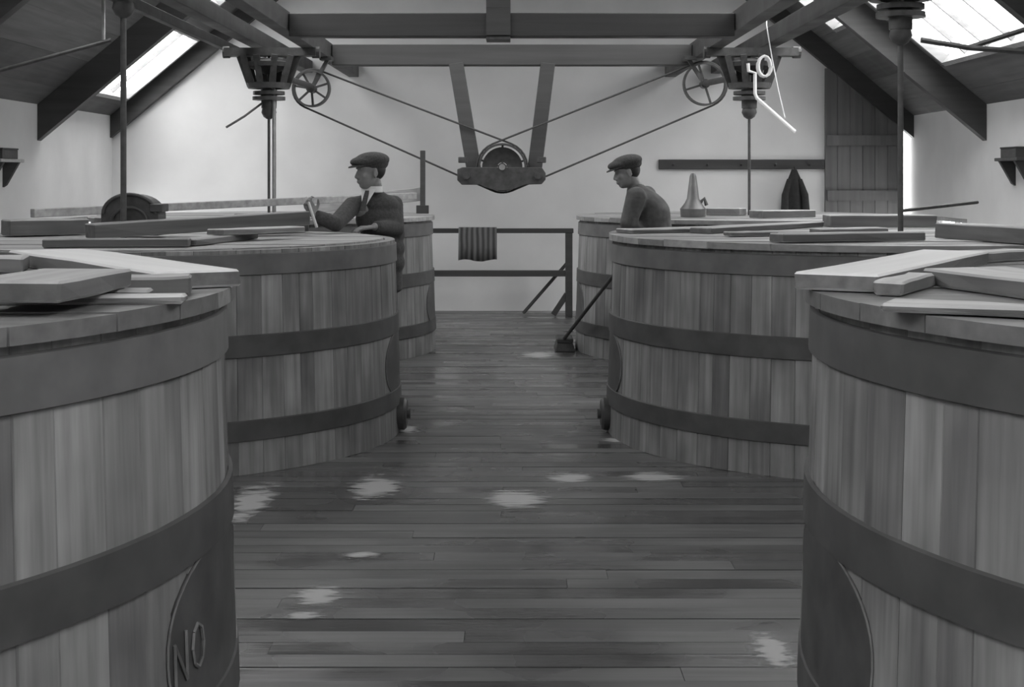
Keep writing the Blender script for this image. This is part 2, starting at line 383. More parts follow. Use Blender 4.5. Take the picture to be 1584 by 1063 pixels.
# ------------------------------------------------------------------ washbacks (vats)
TH, RB, RT = 1.185, 1.575, 1.535
LZ = 1.225                                  # top of the lid boards
def rad(z): return RB + (RT - RB) * z / TH
rs = random.Random(3); wid = [rs.uniform(.75, 1.3) for _ in range(76)]; tot = sum(wid); STAVES = []; acc = 0
for q in wid:
    a0 = 2 * PI * acc / tot; a1 = 2 * PI * (acc + q) / tot; acc += q
    c = .003 / RB; am = (a0 + a1) / 2; vs = []; pr = rs.uniform(-.003, .002)
    for z in (0, TH):
        r = rad(z) + pr
        for ang, rr in ((a0, r - .06), (a0, r - .004), (a0 + c, r), (am, r + .001), (a1 - c, r), (a1, r - .004), (a1, r - .06)): vs.append((rr * math.cos(ang), rr * math.sin(ang), z))
    mb = MB().add(vs, [tuple(range(7))[::-1], tuple(range(7, 14))] + [(i, (i + 1) % 7, 7 + (i + 1) % 7, 7 + i) for i in range(7)])
    me = mb.mesh('stave'); me.materials.append(M_STAVE); STAVES.append(me)
def hoop_mesh(z0, z1, t=.012, mt=None):
    me = MB().lathe([(rad(z0) + .001, z0), (rad(z0) + t, z0 + .004), (rad(z1) + t, z1 - .004), (rad(z1) + .001, z1)], 112, None, True).mesh('hoop', 0, True); me.materials.append(mt or M_HOOP); return me
HOOPS = [hoop_mesh(1.05, 1.165, .012, simple('rim_band_paint', .12, .6, 0, .25, 6, .1)), hoop_mesh(.615, .735), hoop_mesh(.175, .285)]
HOOP_DARK = hoop_mesh(1.05, 1.165)
def lid_meshes(RL, z0, z1, mat, seed):
    rr = random.Random(seed); ys = [-RL]
    while ys[-1] < RL - .3: ys.append(ys[-1] + rr.uniform(.19, .27))
    ys.append(RL); out = []
    for a, b in zip(ys[:-1], ys[1:]):
        a += .003; b -= .003; k = 7; pts = []
        for i in range(k): yy = a + (b - a) * i / (k - 1); pts.append((math.sqrt(max(0, RL * RL - yy * yy)), yy))
        poly = pts + [(-x, yy) for x, yy in reversed(pts)]
        cl = []
        for p in poly:
            if not cl or (Vector(p) - Vector(cl[-1])).length > 1e-4: cl.append(p)
        if (Vector(cl[0]) - Vector(cl[-1])).length < 1e-4: cl.pop()
        me = MB().prism(cl, z0, z1 - rr.uniform(0, .006)).mesh('lid_board'); me.materials.append(mat); out.append(me)
    return out
LIDS = lid_meshes(1.565, TH, LZ, M_LID, 5)
LIDFAR = lid_meshes(1.565, TH, LZ, wood('dry_lid_wood', .27, 'X', .35, .25, (.45, .75), .2, 24), 11)  # paler lid boards for the middle right and far vats
LIDIN = lid_meshes(1.465, TH - .05, TH + .012, M_LIDPALE, 9)
def on_cone(th, z, off): r = rad(z) + off; return Vector((r * math.cos(th), r * math.sin(th), z))
def plaque(parent, side, text):
    """oval painted plate on the aisle side; th0 points to the aisle"""
    th0 = 0 if side < 0 else PI; a, bb, zc, k = .375, .20, .43, 40
    sg = 1 if side < 0 else -1             # reading direction along the wall
    def uv(u, v, off): return on_cone(th0 + u / RB, zc + v, off)
    ring = [(math.copysign(abs(math.cos(2 * PI * j / k)) ** .8, math.cos(2 * PI * j / k)), math.copysign(abs(math.sin(2 * PI * j / k)) ** .9, math.sin(2 * PI * j / k))) for j in range(k)]
    vs = []; fs = []; L = [0, .33, .66, 1]
    for li, q in enumerate(L[1:]):
        for x, y in ring: vs.append(uv(a * q * x, bb * q * y, .006))
    base = len(vs); vs.append(uv(0, 0, .006))
    for x, y in ring: vs.append(uv(a * x, bb * y, -.004))
    for j in range(k): fs.append((base, j, (j + 1) % k))
    for li in range(2):
        for j in range(k): fs.append((li * k + j, (li + 1) * k + j, (li + 1) * k + (j + 1) % k, li * k + (j + 1) % k))
    for j in range(k): fs.append((2 * k + j, base + 1 + j, base + 1 + (j + 1) % k, 2 * k + (j + 1) % k))
    pl = MB().add(vs, fs).build('number_plaque', M_PLAQ, parent, 0, True); pl['label'] = 'dark oval painted plaque with a pale line border'
    MB().tube([uv(a * x, bb * y, 0.0055) for x, y in ring], .003, 6, True).build('plaque_border', M_PLET, pl, 0, True)
    if text:
        def stroke(p, q, wd=.022):
            pts = [(p[0] + (q[0] - p[0]) * i / 6, p[1] + (q[1] - p[1]) * i / 6) for i in range(7)]
            return [uv(x, y, .008) for x, y in pts], wd
        letters = [[((-.345, -.06), (-.345, .035)), ((-.345, .035), (-.285, -.06)), ((-.285, -.06), (-.285, .05))],
                   [((-.215 + .035 * math.cos(2 * PI * i / 8), -.005 + .05 * math.sin(2 * PI * i / 8)), (-.215 + .035 * math.cos(2 * PI * (i + 1) / 8), -.005 + .05 * math.sin(2 * PI * (i + 1) / 8))) for i in range(8)]]
        mb = MB()
        for lt in letters:
            for s in lt:
                pts, wd = stroke(*s); mb.tube(pts, .0045, 5)
        mb.build('lettering', M_PLET, pl)
VATS = [(-2.38, 3.65, -1, 'front left'), (2.41, 3.62, 1, 'front right'), (-2.27, 8.83, -1, 'middle left'), (2.17, 8.83, 1, 'middle right'), (-2.28, 13.1, -1, 'far left'), (2.16, 13.1, 1, 'far right')]
VLAB = ['great staved wooden vat in the left foreground with N lettering on its plaque', 'great staved wooden vat in the right foreground under a white board',
        'staved wooden vat on the left beside the man in black suit', 'staved wooden vat on the right before the stooping man',
        'far staved wooden vat on the left next to the guard rail', 'far staved wooden vat on the right behind the broom']
for vi, (x, y, sd, nm) in enumerate(VATS):
    v = empty('washback', (x, y, 0), 0); tag(v, VLAB[vi], 'vat', 'wooden washback vats')
    rot = R_.uniform(0, 6.28)
    if vi < 2: v.scale = (1.045, 1.045, 1.045)
    for me in STAVES: o = link('stave', me, None, v); o.rotation_euler = (0, 0, rot)
    for me in ([HOOP_DARK] + HOOPS[1:] if vi == 1 else HOOPS): link('hoop', me, None, v)
    for me in (LIDIN if vi == 2 else LIDS if vi < 2 else LIDFAR): link('lid_board', me, None, v)
    plaque(v, sd, vi == 0)
    # round drain boss low on the aisle side
    if vi in (2, 3):
        th = -.02 if sd < 0 else PI + .02; p = on_cone(th, .11, 0); ex = Vector((math.cos(th), math.sin(th), 0))
        M = frameM((0, 0, 1), ex.cross(Vector((0, 0, 1))) * -1, ex, p)
        MB().lathe([(.10, -.02), (.10, .035), (.085, .05), (.03, .05), (.03, .07), (.01, .072)], 24, M).build('drain_boss', M_IRON, v, 0, True)

# ------------------------------------------------------------------ loose boards on the lids
def board(name, a, b, ztop, wd, th, side, label, mat, cat='board', grp=None, tilt=0, bev=.006, zb=None):
    """a, b: pixel ends of one long top edge on the level ztop; the width goes away from (+1) or towards (-1) the camera"""
    A = G(a[0], a[1], ztop); B = G(b[0], b[1], zb if zb else ztop); d = (B - A); L = d.length; d.normalize()
    s = Vector((-d.y, d.x, 0)).normalized()
    if s.y < 0: s = -s
    s *= side; u = d.cross(s)
    if u.z < 0: u = -u
    M = frameM(d, s, u, A)
    mb = MB(); rr = random.Random(label); k = 4; rows = []
    for i in range(k + 1):
        t = i / k * L; j = lambda q=.006: rr.uniform(-q, q)
        rows.append([(t, j(), -th), (t, wd + j(), -th), (t, wd + j(), j(.002)), (t, j(), j(.002))])
    vs = [p for r in rows for p in r]; fs = [(0, 1, 2, 3), tuple(4 * k + q for q in (3, 2, 1, 0))]
    for i in range(k):
        for q in range(4): fs.append((4 * i + q, 4 * (i + 1) + q, 4 * (i + 1) + (q + 1) % 4, 4 * i + (q + 1) % 4))
    mb.add(vs, fs)
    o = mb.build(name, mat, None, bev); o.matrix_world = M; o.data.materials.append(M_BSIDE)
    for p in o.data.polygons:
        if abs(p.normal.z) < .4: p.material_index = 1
    return tag(o, label, cat, grp)
L1, L2 = LZ + .047, LZ + .094
LF = LZ * 1.045 + .0005; F1 = LF + .047
GA = 'loose boards on the front left vat'
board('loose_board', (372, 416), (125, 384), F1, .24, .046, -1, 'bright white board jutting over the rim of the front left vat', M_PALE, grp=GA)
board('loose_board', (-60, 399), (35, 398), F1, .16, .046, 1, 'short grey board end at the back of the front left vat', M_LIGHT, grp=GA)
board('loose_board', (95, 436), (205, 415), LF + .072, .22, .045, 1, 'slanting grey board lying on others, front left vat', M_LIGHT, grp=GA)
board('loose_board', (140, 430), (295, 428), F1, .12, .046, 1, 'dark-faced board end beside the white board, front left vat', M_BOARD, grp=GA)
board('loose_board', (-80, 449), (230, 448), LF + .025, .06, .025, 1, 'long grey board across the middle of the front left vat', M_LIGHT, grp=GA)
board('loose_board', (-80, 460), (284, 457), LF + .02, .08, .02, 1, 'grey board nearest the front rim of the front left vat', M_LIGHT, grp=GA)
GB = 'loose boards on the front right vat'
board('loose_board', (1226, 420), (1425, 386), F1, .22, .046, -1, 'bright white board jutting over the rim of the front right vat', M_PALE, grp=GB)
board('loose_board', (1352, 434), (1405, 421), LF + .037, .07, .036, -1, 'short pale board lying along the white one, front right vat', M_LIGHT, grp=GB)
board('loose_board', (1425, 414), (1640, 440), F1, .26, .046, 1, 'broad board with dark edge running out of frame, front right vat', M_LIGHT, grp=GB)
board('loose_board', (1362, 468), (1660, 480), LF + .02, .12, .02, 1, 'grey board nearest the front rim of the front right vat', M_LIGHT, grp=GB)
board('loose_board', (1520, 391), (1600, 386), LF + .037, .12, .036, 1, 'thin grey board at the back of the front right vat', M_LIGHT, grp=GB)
GC = 'loose boards on the middle left vat'
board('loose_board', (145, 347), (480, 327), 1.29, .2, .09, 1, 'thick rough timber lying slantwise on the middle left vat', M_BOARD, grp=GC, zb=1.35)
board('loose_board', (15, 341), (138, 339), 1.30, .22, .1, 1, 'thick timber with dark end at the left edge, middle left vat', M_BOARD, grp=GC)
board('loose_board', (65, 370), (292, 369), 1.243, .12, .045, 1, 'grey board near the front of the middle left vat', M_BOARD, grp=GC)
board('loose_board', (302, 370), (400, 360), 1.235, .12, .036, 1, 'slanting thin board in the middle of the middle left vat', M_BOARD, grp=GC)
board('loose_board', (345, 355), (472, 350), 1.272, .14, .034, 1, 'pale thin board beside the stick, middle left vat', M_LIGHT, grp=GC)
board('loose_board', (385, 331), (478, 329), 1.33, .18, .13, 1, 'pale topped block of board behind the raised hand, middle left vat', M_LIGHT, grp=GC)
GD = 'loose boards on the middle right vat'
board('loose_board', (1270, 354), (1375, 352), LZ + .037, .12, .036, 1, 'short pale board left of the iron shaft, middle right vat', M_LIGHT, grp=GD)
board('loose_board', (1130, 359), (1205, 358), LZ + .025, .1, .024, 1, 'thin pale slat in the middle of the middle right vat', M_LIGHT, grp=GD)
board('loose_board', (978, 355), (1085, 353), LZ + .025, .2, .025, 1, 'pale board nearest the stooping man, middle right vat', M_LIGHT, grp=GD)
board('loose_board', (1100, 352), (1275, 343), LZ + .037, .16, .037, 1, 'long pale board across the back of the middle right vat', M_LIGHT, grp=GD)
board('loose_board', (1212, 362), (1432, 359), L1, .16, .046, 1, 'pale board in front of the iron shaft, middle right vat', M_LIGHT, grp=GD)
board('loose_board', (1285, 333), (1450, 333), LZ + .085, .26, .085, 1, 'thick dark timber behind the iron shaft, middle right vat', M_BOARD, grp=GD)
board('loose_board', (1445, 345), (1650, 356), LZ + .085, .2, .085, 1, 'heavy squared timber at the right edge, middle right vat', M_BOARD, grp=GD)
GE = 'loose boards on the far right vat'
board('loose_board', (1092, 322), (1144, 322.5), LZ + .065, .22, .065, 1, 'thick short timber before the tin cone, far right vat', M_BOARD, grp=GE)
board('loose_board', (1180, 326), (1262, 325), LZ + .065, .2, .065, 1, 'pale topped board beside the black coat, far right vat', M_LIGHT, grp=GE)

# long plank reaching from the middle left vat to the far left vat
A = P(50, 330, 9.9); B = P(642, 303, 13.45)
o = MB().bar(A, B, .05, .06).build('long_plank', M_BOARD, None, .004); tag(o, 'long plank on edge sloping up behind the man to the thin post', 'plank')
A = P(490, 319, 13.5); B = P(652, 300, 13.76)
o = MB().bar(A, B, .05, .13).build('rail_board', M_BOARD, None, .004); tag(o, 'broad rail board behind the suited man, ending at the thin post', 'board')
# thin post at far left vat
pb = P(654, 330, 13.7); o = empty('thin_post', (pb.x, 13.7, LZ)); tag(o, 'thin dark upright post on the rim of the far left vat', 'post')
MB().box((-.024, -.024, 0), (.024, .024, P(654, 233, 13.7).z - LZ)).build('shaft', M_DARKW, o, .003)
MB().box((-.06, -.05, 0), (.06, -.024, .08)).build('foot_cleat', M_DARKW, o, .003)
# arched cover at middle left shaft
ac = empty('arched_cover', (P(207, 300, 9.05).x, 9.05, LZ - .02)); tag(ac, 'dark half-round arched cover behind the iron shaft, middle left vat', 'cover')
arc = [(.18 * math.cos(a), .13 + .13 * math.sin(a)) for a in [PI * i / 18 for i in range(19)]]
poly = [(.18, 0)] + arc + [(-.18, 0)]
MB().prism(poly, -.10, .10, MY((0, 0, 0))).build('shell', M_IRON, ac, 0, False)
for r in (.92, .6):
    MB().tube([(x * r, -.105, z * r + .02) for x, z in arc], .012, 8).build('rib', M_IRON, ac, 0, True)
MB().box((.13, -.12, .15), (.21, .05, .2)).build('latch_block', M_IRON, ac, .004)

# ------------------------------------------------------------------ drive beams, cross beams and gear
BZ = 2.78
def lbeam(x, wd, z0, z1, label, y0=YB, y1=YF):
    o = MB().box((x - wd / 2, y0, z0), (x + wd / 2, y1, z1)).build('drive_beam', M_DARKY, None, .004); return tag(o, label, 'beam', 'drive beams running the length of the room')
lbeam(-1.87, .12, BZ - .02, BZ + .14, 'long inner drive beam on the left with a pale lit edge')
lbeam(-2.42, .13, BZ + .03, BZ + .17, 'long middle drive beam over the left gear')
lbeam(-2.70, .06, BZ - .01, BZ + .07, 'long thin outer rail left of the left gear')
lbeam(1.87, .13, BZ - .02, BZ + .15, 'long inner drive beam on the right above the pulley')
lbeam(2.42, .14, BZ + .02, BZ + .17, 'long outer drive beam over the right gear')
def xbeam(y, z0, z1, label):
    t = empty('cross_beam', (0, y, z0)); tag(t, label, 'beam', 'cross beams between the drive beams')
    MB().box((-1.80, -.09, 0), (1.80, .09, z1 - z0)).build('beam', M_DARKW, t, .006); return t
XB1 = xbeam(11.57, P(0, 58, 11.57).z, P(0, 22, 11.57).z, 'upper dark cross beam with the hanging king post')
XB2 = xbeam(14.3, P(0, 102, 14.3).z, P(0, 70, 14.3).z, 'lower dark cross beam carrying the V shaped hanger')
kp = P(771, 60, 11.57); o = empty('king_post', (kp.x, 11.57, kp.z)); tag(o, 'dark vertical king post strapped through the upper cross beam', 'post')
MB().box((-.098, -.112, .02), (.098, -.092, .24)).box((-.098, .092, .02), (.098, .112, .24)).box((-.098, -.112, .241), (.098, .112, 2.6)).build('post', M_DARKW, o)
MB().box((-.098, -.11, -.02), (.098, .11, 0.008)).build('strap', M_IRON, o, .004)

# V hanger with bearing and big pulley
VH = empty('v_hanger', (P(777, 265, 14.2).x, 14.2, P(0, 265, 14.2).z)); tag(VH, 'V shaped timber hanger with iron bearing plate under the lower cross beam', 'hanger')
o0 = VH.location.copy()
for pa, pb_ in (((705.5, 98), (733, 262)), ((847.5, 98), (827, 262))):
    MB().bar(P(pa[0], pa[1], 14.24) - o0, P(pb_[0], pb_[1], 14.24) - o0, .1, .145, (1, 0, 0)).build('strut', M_DARKW, VH, .005)
hp = lambda px, py: ((px - 777) * 14.0 / F, (265 - py) * 14.0 / F)
poly = [hp(708, 262), hp(716, 259), hp(838, 259), hp(844, 268), hp(844, 278), hp(838, 285), hp(812, 286), hp(800, 291), hp(784, 295), hp(768, 295), hp(752, 291), hp(742, 286), hp(715, 286), hp(708, 279)]
MB().prism(poly, 0, .05, MY((0, -.23, 0))).build('bearing_plate', M_IRON, VH, .004)
MB().prism(poly, 0, .05, MY((0, .16, 0))).build('bearing_plate', M_IRON, VH, .004)
for px in (722, 832): MB().tube([(hp(px, 0)[0], -.31, hp(0, 272)[1]), (hp(px, 0)[0], .2, hp(0, 272)[1])], .035, 14).build('bolt', M_IRON, VH, 0, True)
for px in (716, 838): MB().box((hp(px, 0)[0] - .045, -.2, hp(0, 252)[1]), (hp(px, 0)[0] + .045, -.1, hp(0, 243)[1])).build('clamp', M_IRON, VH, .005)
def pulley(name, c, r, label, spokes=6, wd=.09, grp='belt pulleys', disc=False, two=False):
    t = empty(name, c); tag(t, label, 'pulley', grp); M = MY((0, 0, 0))
    MB().lathe([(r - .018, -wd / 2), (r, -wd / 2), (r - .006, 0), (r, wd / 2), (r - .018, wd / 2)], 40, M, True).build('rim', M_IRON, t, 0, True)
    MB().lathe([(.01, -wd * .7), (.045, -wd * .7), (.045, wd * .7), (.01, wd * .7)], 20, M).build('hub', M_IRON, t, 0, True)
    for k in range(spokes):
        a = 2 * PI * k / spokes + .3; MB().bar((.04 * math.cos(a), 0, .04 * math.sin(a)), ((r - .01) * math.cos(a), 0, (r - .01) * math.sin(a)), .02, .026, (0, 1, 0)).build('spoke', M_IRON, t)
    if disc: MB().lathe([(.05, -.01), (r * .84, -.03), (r * .84, .03), (.05, .01)], 40, M, True).build('web', M_IRON, t, 0, True)
    return t
YP = 14.2
PCc, PCr = P(777, 259, YP), .24
pulley('belt_pulley', PCc, PCr, 'large dark pulley turning in the V shaped hanger', 5, .2, disc=True)
MB().tube([(0, -.32, 0), (0, .3, 0)], .03, 14).build('axle', M_STEEL, bpy.data.objects['belt_pulley'], 0, True)
PLc, PLr = P(482, 137, 14.1), .185
PRc, PRr = P(1090, 130, 14.1), .215
pulley('belt_pulley', PLc, PLr, 'spoked pulley hung below the left drive beam', 7, .12)
pulley('belt_pulley', PRc, PRr, 'spoked pulley hung below the right drive beam', 4, .1, disc=False)
def belt(c1, r1, c2, r2, y, label):
    """open rope round two wheels in the plane y"""
    a = Vector((c1.x, c1.z)); b = Vector((c2.x, c2.z)); d = b - a; D = d.length; base = math.atan2(d.y, d.x); al = math.acos((r1 - r2) / D)
    pts = []
    for k in range(15):
        t = base + al + (2 * PI - 2 * al) * k / 14; pts.append((a.x + r1 * math.cos(t), y, a.y + r1 * math.sin(t)))
    for k in range(15):
        t = base - al + 2 * al * k / 14; pts.append((b.x + r2 * math.cos(t), y, b.y + r2 * math.sin(t)))
    o = MB().tube(pts, .011, 6, True).build('drive_rope', M_ROPE, None, 0, True); return tag(o, label, 'rope', 'drive ropes')
belt(PLc, PLr + .012, PCc, PCr + .012, 14.16, 'drive rope from the big pulley up to the left pulley')
belt(PRc, PRr + .012, PCc, PCr + .012, 14.13, 'drive rope from the big pulley up to the right pulley')

# stirring gear over a vat: frame between the beams, bevel housing, flanges, long shaft
def gear(x, y, side, label, glab, pul=None, bottom=LZ, mirror=1, BZ=BZ, sr=.013, q=1.0):
    t = empty('stirring_gear', (x, y, bottom)); tag(t, label, 'gear', 'stirring gears over the vats')
    z = lambda v: v - bottom
    fr = MB().bar((-.40, 0, z(BZ - .055)), (.44, 0, z(BZ - .055)), .16, .075)
    fr.tube([(-.42, 0, z(BZ - .055)), (-.36, 0, z(BZ - .055))], .055, 12).tube([(.40, 0, z(BZ - .055)), (.47, 0, z(BZ - .055))], .055, 12)
    fr.build('cross_frame', M_IRON, t)
    # basket of ribs
    zt, zb = BZ - .09, BZ - .37
    for k in range(10):
        a = 2 * PI * k / 10; MB().bar((.27 * math.cos(a), .2 * math.sin(a), z(zt)), (.17 * math.cos(a), .14 * math.sin(a), z(zb)), .055, .03, (0, 1, .01)).build('rib', M_IRON, t)
    MB().lathe([(.12, z(zb) - .02), (.19, z(zb) - .02), (.2, z(zb) + .03), (.12, z(zb) + .03)], 28, None, True).build('lower_ring', M_IRON, t, 0, True)
    MB().lathe([(.03, z(zt) - .17), (.2, z(zt) - .10), (.21, z(zt) - .06), (.06, z(zt) - .02), (.03, z(zt) - .02)], 28, None, True).build('bevel_wheel', M_IRON, t, 0, True)
    MB().lathe([(.02, z(zb) - .2), (.07, z(zb) - .2), (.075, z(zb) - .03), (.02, z(zb) - .03)], 20, None, True).build('sleeve', M_IRON, t, 0, True)
    for dz, r in ((-.06, .145), (-.11, .15)):
        MB().lathe([(.05, z(zb) + dz - .016), (r, z(zb) + dz - .016), (r, z(zb) + dz + .016), (.05, z(zb) + dz + .016)], 28, None, True).build('flange', M_IRON, t, 0, True)
    MB().lathe([(.02, z(zb) - .30), (.05, z(zb) - .28), (.07, z(zb) - .24), (.06, z(zb) - .19), (.02, z(zb) - .19)], 20, None, True).build('coupling', M_IRON, t, 0, True)
    MB().tube([(0, 0, 0), (0, 0, z(zt))], sr, 12).build('shaft', M_IRON, t, 0, True)
    if pul is not None:      # cross shaft to the pulley and its hanger
        MB().tube([(.12 * mirror, .05, z(zb) + .09), (pul.x - x, pul.y - y - .12, z(zb) + .09 + (pul.z - zb - .09) * .6), (pul.x - x, pul.y - y + .1, pul.z - bottom)], .03, 10).build('cross_shaft', M_IRON, t, 0, True)
        bx = pul.x - x + .17 * mirror
        MB().bar((bx, pul.y - y, z(BZ - .02)), (pul.x - x, pul.y - y, pul.z - bottom), .035, .06, (0, 1, 0)).build('pulley_hanger', M_IRON, t)
        MB().bar((bx - .02 * mirror, pul.y - y - .1, z(BZ - .03)), (bx - .02 * mirror, pul.y - y + .1, z(BZ - .03)), .12, .04).build('hanger_foot', M_IRON, t, .003)
    return t
g3l = gear(P(416, 0, 13.1).x, 13.1, -1, 'iron toothed gear and shaft over the far left vat', '', PLc)
g3r = gear(P(1159, 0, 13.1).x, 13.1, 1, 'iron toothed gear and shaft over the far right vat', '', PRc, LZ, -1)
gear(P(191, 0, 8.83).x, 8.83, -1, 'iron gear and shaft over the middle left vat', '', None, TH + .012, 1, BZ + .45, .019)
gear(P(1393, 0, 8.83).x, 8.83, 1, 'iron gear and shaft over the middle right vat', '', None, LZ, 1, BZ + .28, .018)
# second thin pipe beside the far left shaft, levers, pipes
q = P(424, 160, 13.05); o = MB().tube([(q.x, 13.05, LZ), (q.x, 13.05, q.z + .12), (q.x - .03, 13.05, q.z + .2)], .018, 8).build('thin_pipe', M_STEEL, None, 0, True); tag(o, 'thin grey pipe standing close beside the far left shaft', 'pipe')
o = MB().tube([P(405, 160, 13.05), P(378, 180, 12.9), P(350, 197, 12.8)], .011, 8).build('gear_lever', M_IRON, g3l, 0, True); o.location = -g3l.location
# pale bent pipe on the right gear
bp = [P(1157, 98, 12.8), P(1158, 110, 12.8), P(1168, 113, 12.8), P(1168, 145, 12.8), P(1171, 152, 12.8), P(1230, 204, 12.6)]
o = MB().tube(bp, .016, 8).build('bent_pipe', M_PIPE, None, 0, True); tag(o, 'white bent pipe slanting down from the far right gear', 'pipe')
cp = []
for k in range(41):
    t = k / 40; a = t * 3 * 2 * PI; cp.append(P(1184 + 10 * math.cos(a), 106 - 4 + 16 * math.sin(a), 12.8) + Vector((0, .12 * t, 0)))
o = MB().tube(cp, .012, 8).build('pipe_coil', M_PIPE, None, 0, True); tag(o, 'pale coil of tube hung beside the far right gear', 'coil')
rp = [P(1180, -40, 12.7), P(1186, 40, 12.7), P(1194, 90, 12.7), P(1204, 140, 12.7), P(1214, 182, 12.7)]
o = MB().tube(rp, .006, 6).build('hanging_rope', M_PIPE, None, 0, True); tag(o, 'thin pale rope hanging by the far right gear', 'rope')
# tie rods by the middle gears
for pts, lab in (([P(172, 62, 9.2), P(0, 109, 9.2), P(-300, 190, 9.2)], 'thin iron tie rod slanting to the left wall'),):
    o = MB().tube(pts, .013, 8).build('tie_rod', M_IRON, None, 0, True); tag(o, lab, 'rod', 'iron tie rods')
for pts, lab in (([P(1425, 62, 9.4), P(1500, 74, 9.4), P(1584, 80, 9.4), P(1760, 95, 9.4)], 'iron tie rod running to the right wall'), ([P(1497, 74, 9.45), P(1584, 46, 9.45), P(1700, 8, 9.45)], 'iron rod slanting up across the right skylight')):
    o = MB().tube(pts, .018, 8).build('tie_rod', M_IRON, None, 0, True); tag(o, lab, 'rod', 'iron tie rods')
q = P(160, 62, 9.2); o = MB().tube([q, q + Vector((0, 0, 1.6))], .012, 8).build('tie_rod', M_STEEL, None, 0, True); tag(o, 'upright iron rod above the middle left gear', 'rod', 'iron tie rods')
# thin pole sticking out of the timbers on the right
o = MB().tube([P(1395, 326, 8.9), P(1512, 313, 9.3)], .011, 8).build('thin_pole', M_IRON, None, 0, True); tag(o, 'thin dark pole pointing right over the middle right vat', 'pole')

# wall brackets with boxes
def bracket(side, d, ztop, label, blab):
    t = empty('wall_bracket', (side * HW, d, ztop)); tag(t, label, 'shelf', 'wall brackets')
    s = -side
    MB().box((min(0, s * .16), -.3, -.03), (max(0, s * .16), .3, 0)).build('shelf_board', M_LIGHT if side < 0 else M_DARKW, t, .004)
    for yy in (-.2, .2):
        vs = [Vector((s * x, yy + dy, z)) for dy in (-.025, .025) for x, z in ((0, -.03), (.15, -.03), (.03, -.24), (0, -.26))]
        MB().add(vs, [(0, 1, 2, 3), (7, 6, 5, 4), (0, 4, 5, 1), (1, 5, 6, 2), (2, 6, 7, 3), (3, 7, 4, 0)]).build('bracket_arm', M_DARKW, t)
    b = empty('small_box', (side * (HW - .075), d, ztop)); tag(b, blab, 'box', 'boxes on wall brackets')
    MB().box((-.06, -.2, 0), (.06, .2, .085)).build('body', M_DARKW, b, .004); MB().box((-.065, -.205, .085), (.065, .205, .1)).build('lid', M_DARKW, b, .003)
bracket(-1, 13.0, P(0, 246, 13.0).z, 'small pale shelf on the left wall', 'dark box on the left wall shelf')
bracket(1, 13.15, P(0, 244, 13.15).z, 'small dark shelf bracket on the right wall', 'dark box on the right wall shelf')

# tin cone on the far right vat
cn = empty('tin_cone', (P(1072, 0, 12.6).x, 12.6, LZ)); tag(cn, 'tall grey tin cone standing on the far right vat', 'cone')
zt = P(0, 268, 12.6).z - LZ
MB().lathe([(.11, 0), (.115, .07), (.075, .12), (.055, .16), (.03, zt - .03), (.018, zt)], 24).build('cone_body', M_CONE, cn, 0, True)
MB().tube([(.06, 0, .12), (.1, 0, .16), (.12, 0, .10)], .018, 8).build('spout', M_CONE, cn, 0, True)

# ------------------------------------------------------------------ pale patches on the floor: soft-edged colour broken by noise
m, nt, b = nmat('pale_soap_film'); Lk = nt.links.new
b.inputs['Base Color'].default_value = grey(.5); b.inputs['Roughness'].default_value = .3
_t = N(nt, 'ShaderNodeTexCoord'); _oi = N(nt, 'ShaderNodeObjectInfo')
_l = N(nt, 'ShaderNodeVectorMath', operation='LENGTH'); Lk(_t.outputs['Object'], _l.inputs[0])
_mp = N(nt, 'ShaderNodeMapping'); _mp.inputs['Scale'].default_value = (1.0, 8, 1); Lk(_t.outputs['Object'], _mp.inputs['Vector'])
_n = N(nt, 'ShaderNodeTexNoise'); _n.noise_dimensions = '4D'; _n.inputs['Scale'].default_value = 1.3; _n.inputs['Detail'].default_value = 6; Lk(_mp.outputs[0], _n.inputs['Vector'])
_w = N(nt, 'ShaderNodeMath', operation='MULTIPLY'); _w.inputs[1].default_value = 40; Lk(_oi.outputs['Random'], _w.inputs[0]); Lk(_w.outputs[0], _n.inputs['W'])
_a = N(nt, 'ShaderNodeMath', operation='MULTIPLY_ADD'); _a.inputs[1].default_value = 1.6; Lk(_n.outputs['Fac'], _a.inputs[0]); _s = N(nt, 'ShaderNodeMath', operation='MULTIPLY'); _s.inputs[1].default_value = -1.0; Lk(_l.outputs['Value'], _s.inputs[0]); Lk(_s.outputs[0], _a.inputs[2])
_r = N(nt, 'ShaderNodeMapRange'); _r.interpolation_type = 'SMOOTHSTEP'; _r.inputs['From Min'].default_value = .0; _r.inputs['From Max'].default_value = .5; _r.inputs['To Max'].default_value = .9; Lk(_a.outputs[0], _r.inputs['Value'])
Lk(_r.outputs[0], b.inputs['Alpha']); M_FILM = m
rp_ = random.Random(5)
def floor_patch(px, py, wpx, hpx, label):
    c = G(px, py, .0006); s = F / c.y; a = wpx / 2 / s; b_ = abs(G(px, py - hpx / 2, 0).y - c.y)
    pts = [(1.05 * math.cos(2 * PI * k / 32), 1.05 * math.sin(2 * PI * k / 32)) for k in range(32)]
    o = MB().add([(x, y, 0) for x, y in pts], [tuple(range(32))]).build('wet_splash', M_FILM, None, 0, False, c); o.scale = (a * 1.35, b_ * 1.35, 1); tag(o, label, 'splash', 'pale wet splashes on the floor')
floor_patch(582, 754, 88, 36, 'bright wet patch on the floor left of the aisle centre')
floor_patch(492, 922, 80, 34, 'nearest bright wet patch on the left of the aisle')
floor_patch(468, 952, 64, 12, 'narrow wet patch just below the nearest left one')
floor_patch(1010, 738, 100, 16, 'narrow bright wet streak at the foot of the middle right vat')
floor_patch(880, 740, 80, 16, 'small wet patch right of the aisle centre')
floor_patch(800, 772, 110, 30, 'faint wet patch in the aisle centre')
floor_patch(1195, 1005, 60, 60, 'wet patch at the foot of the front right vat')
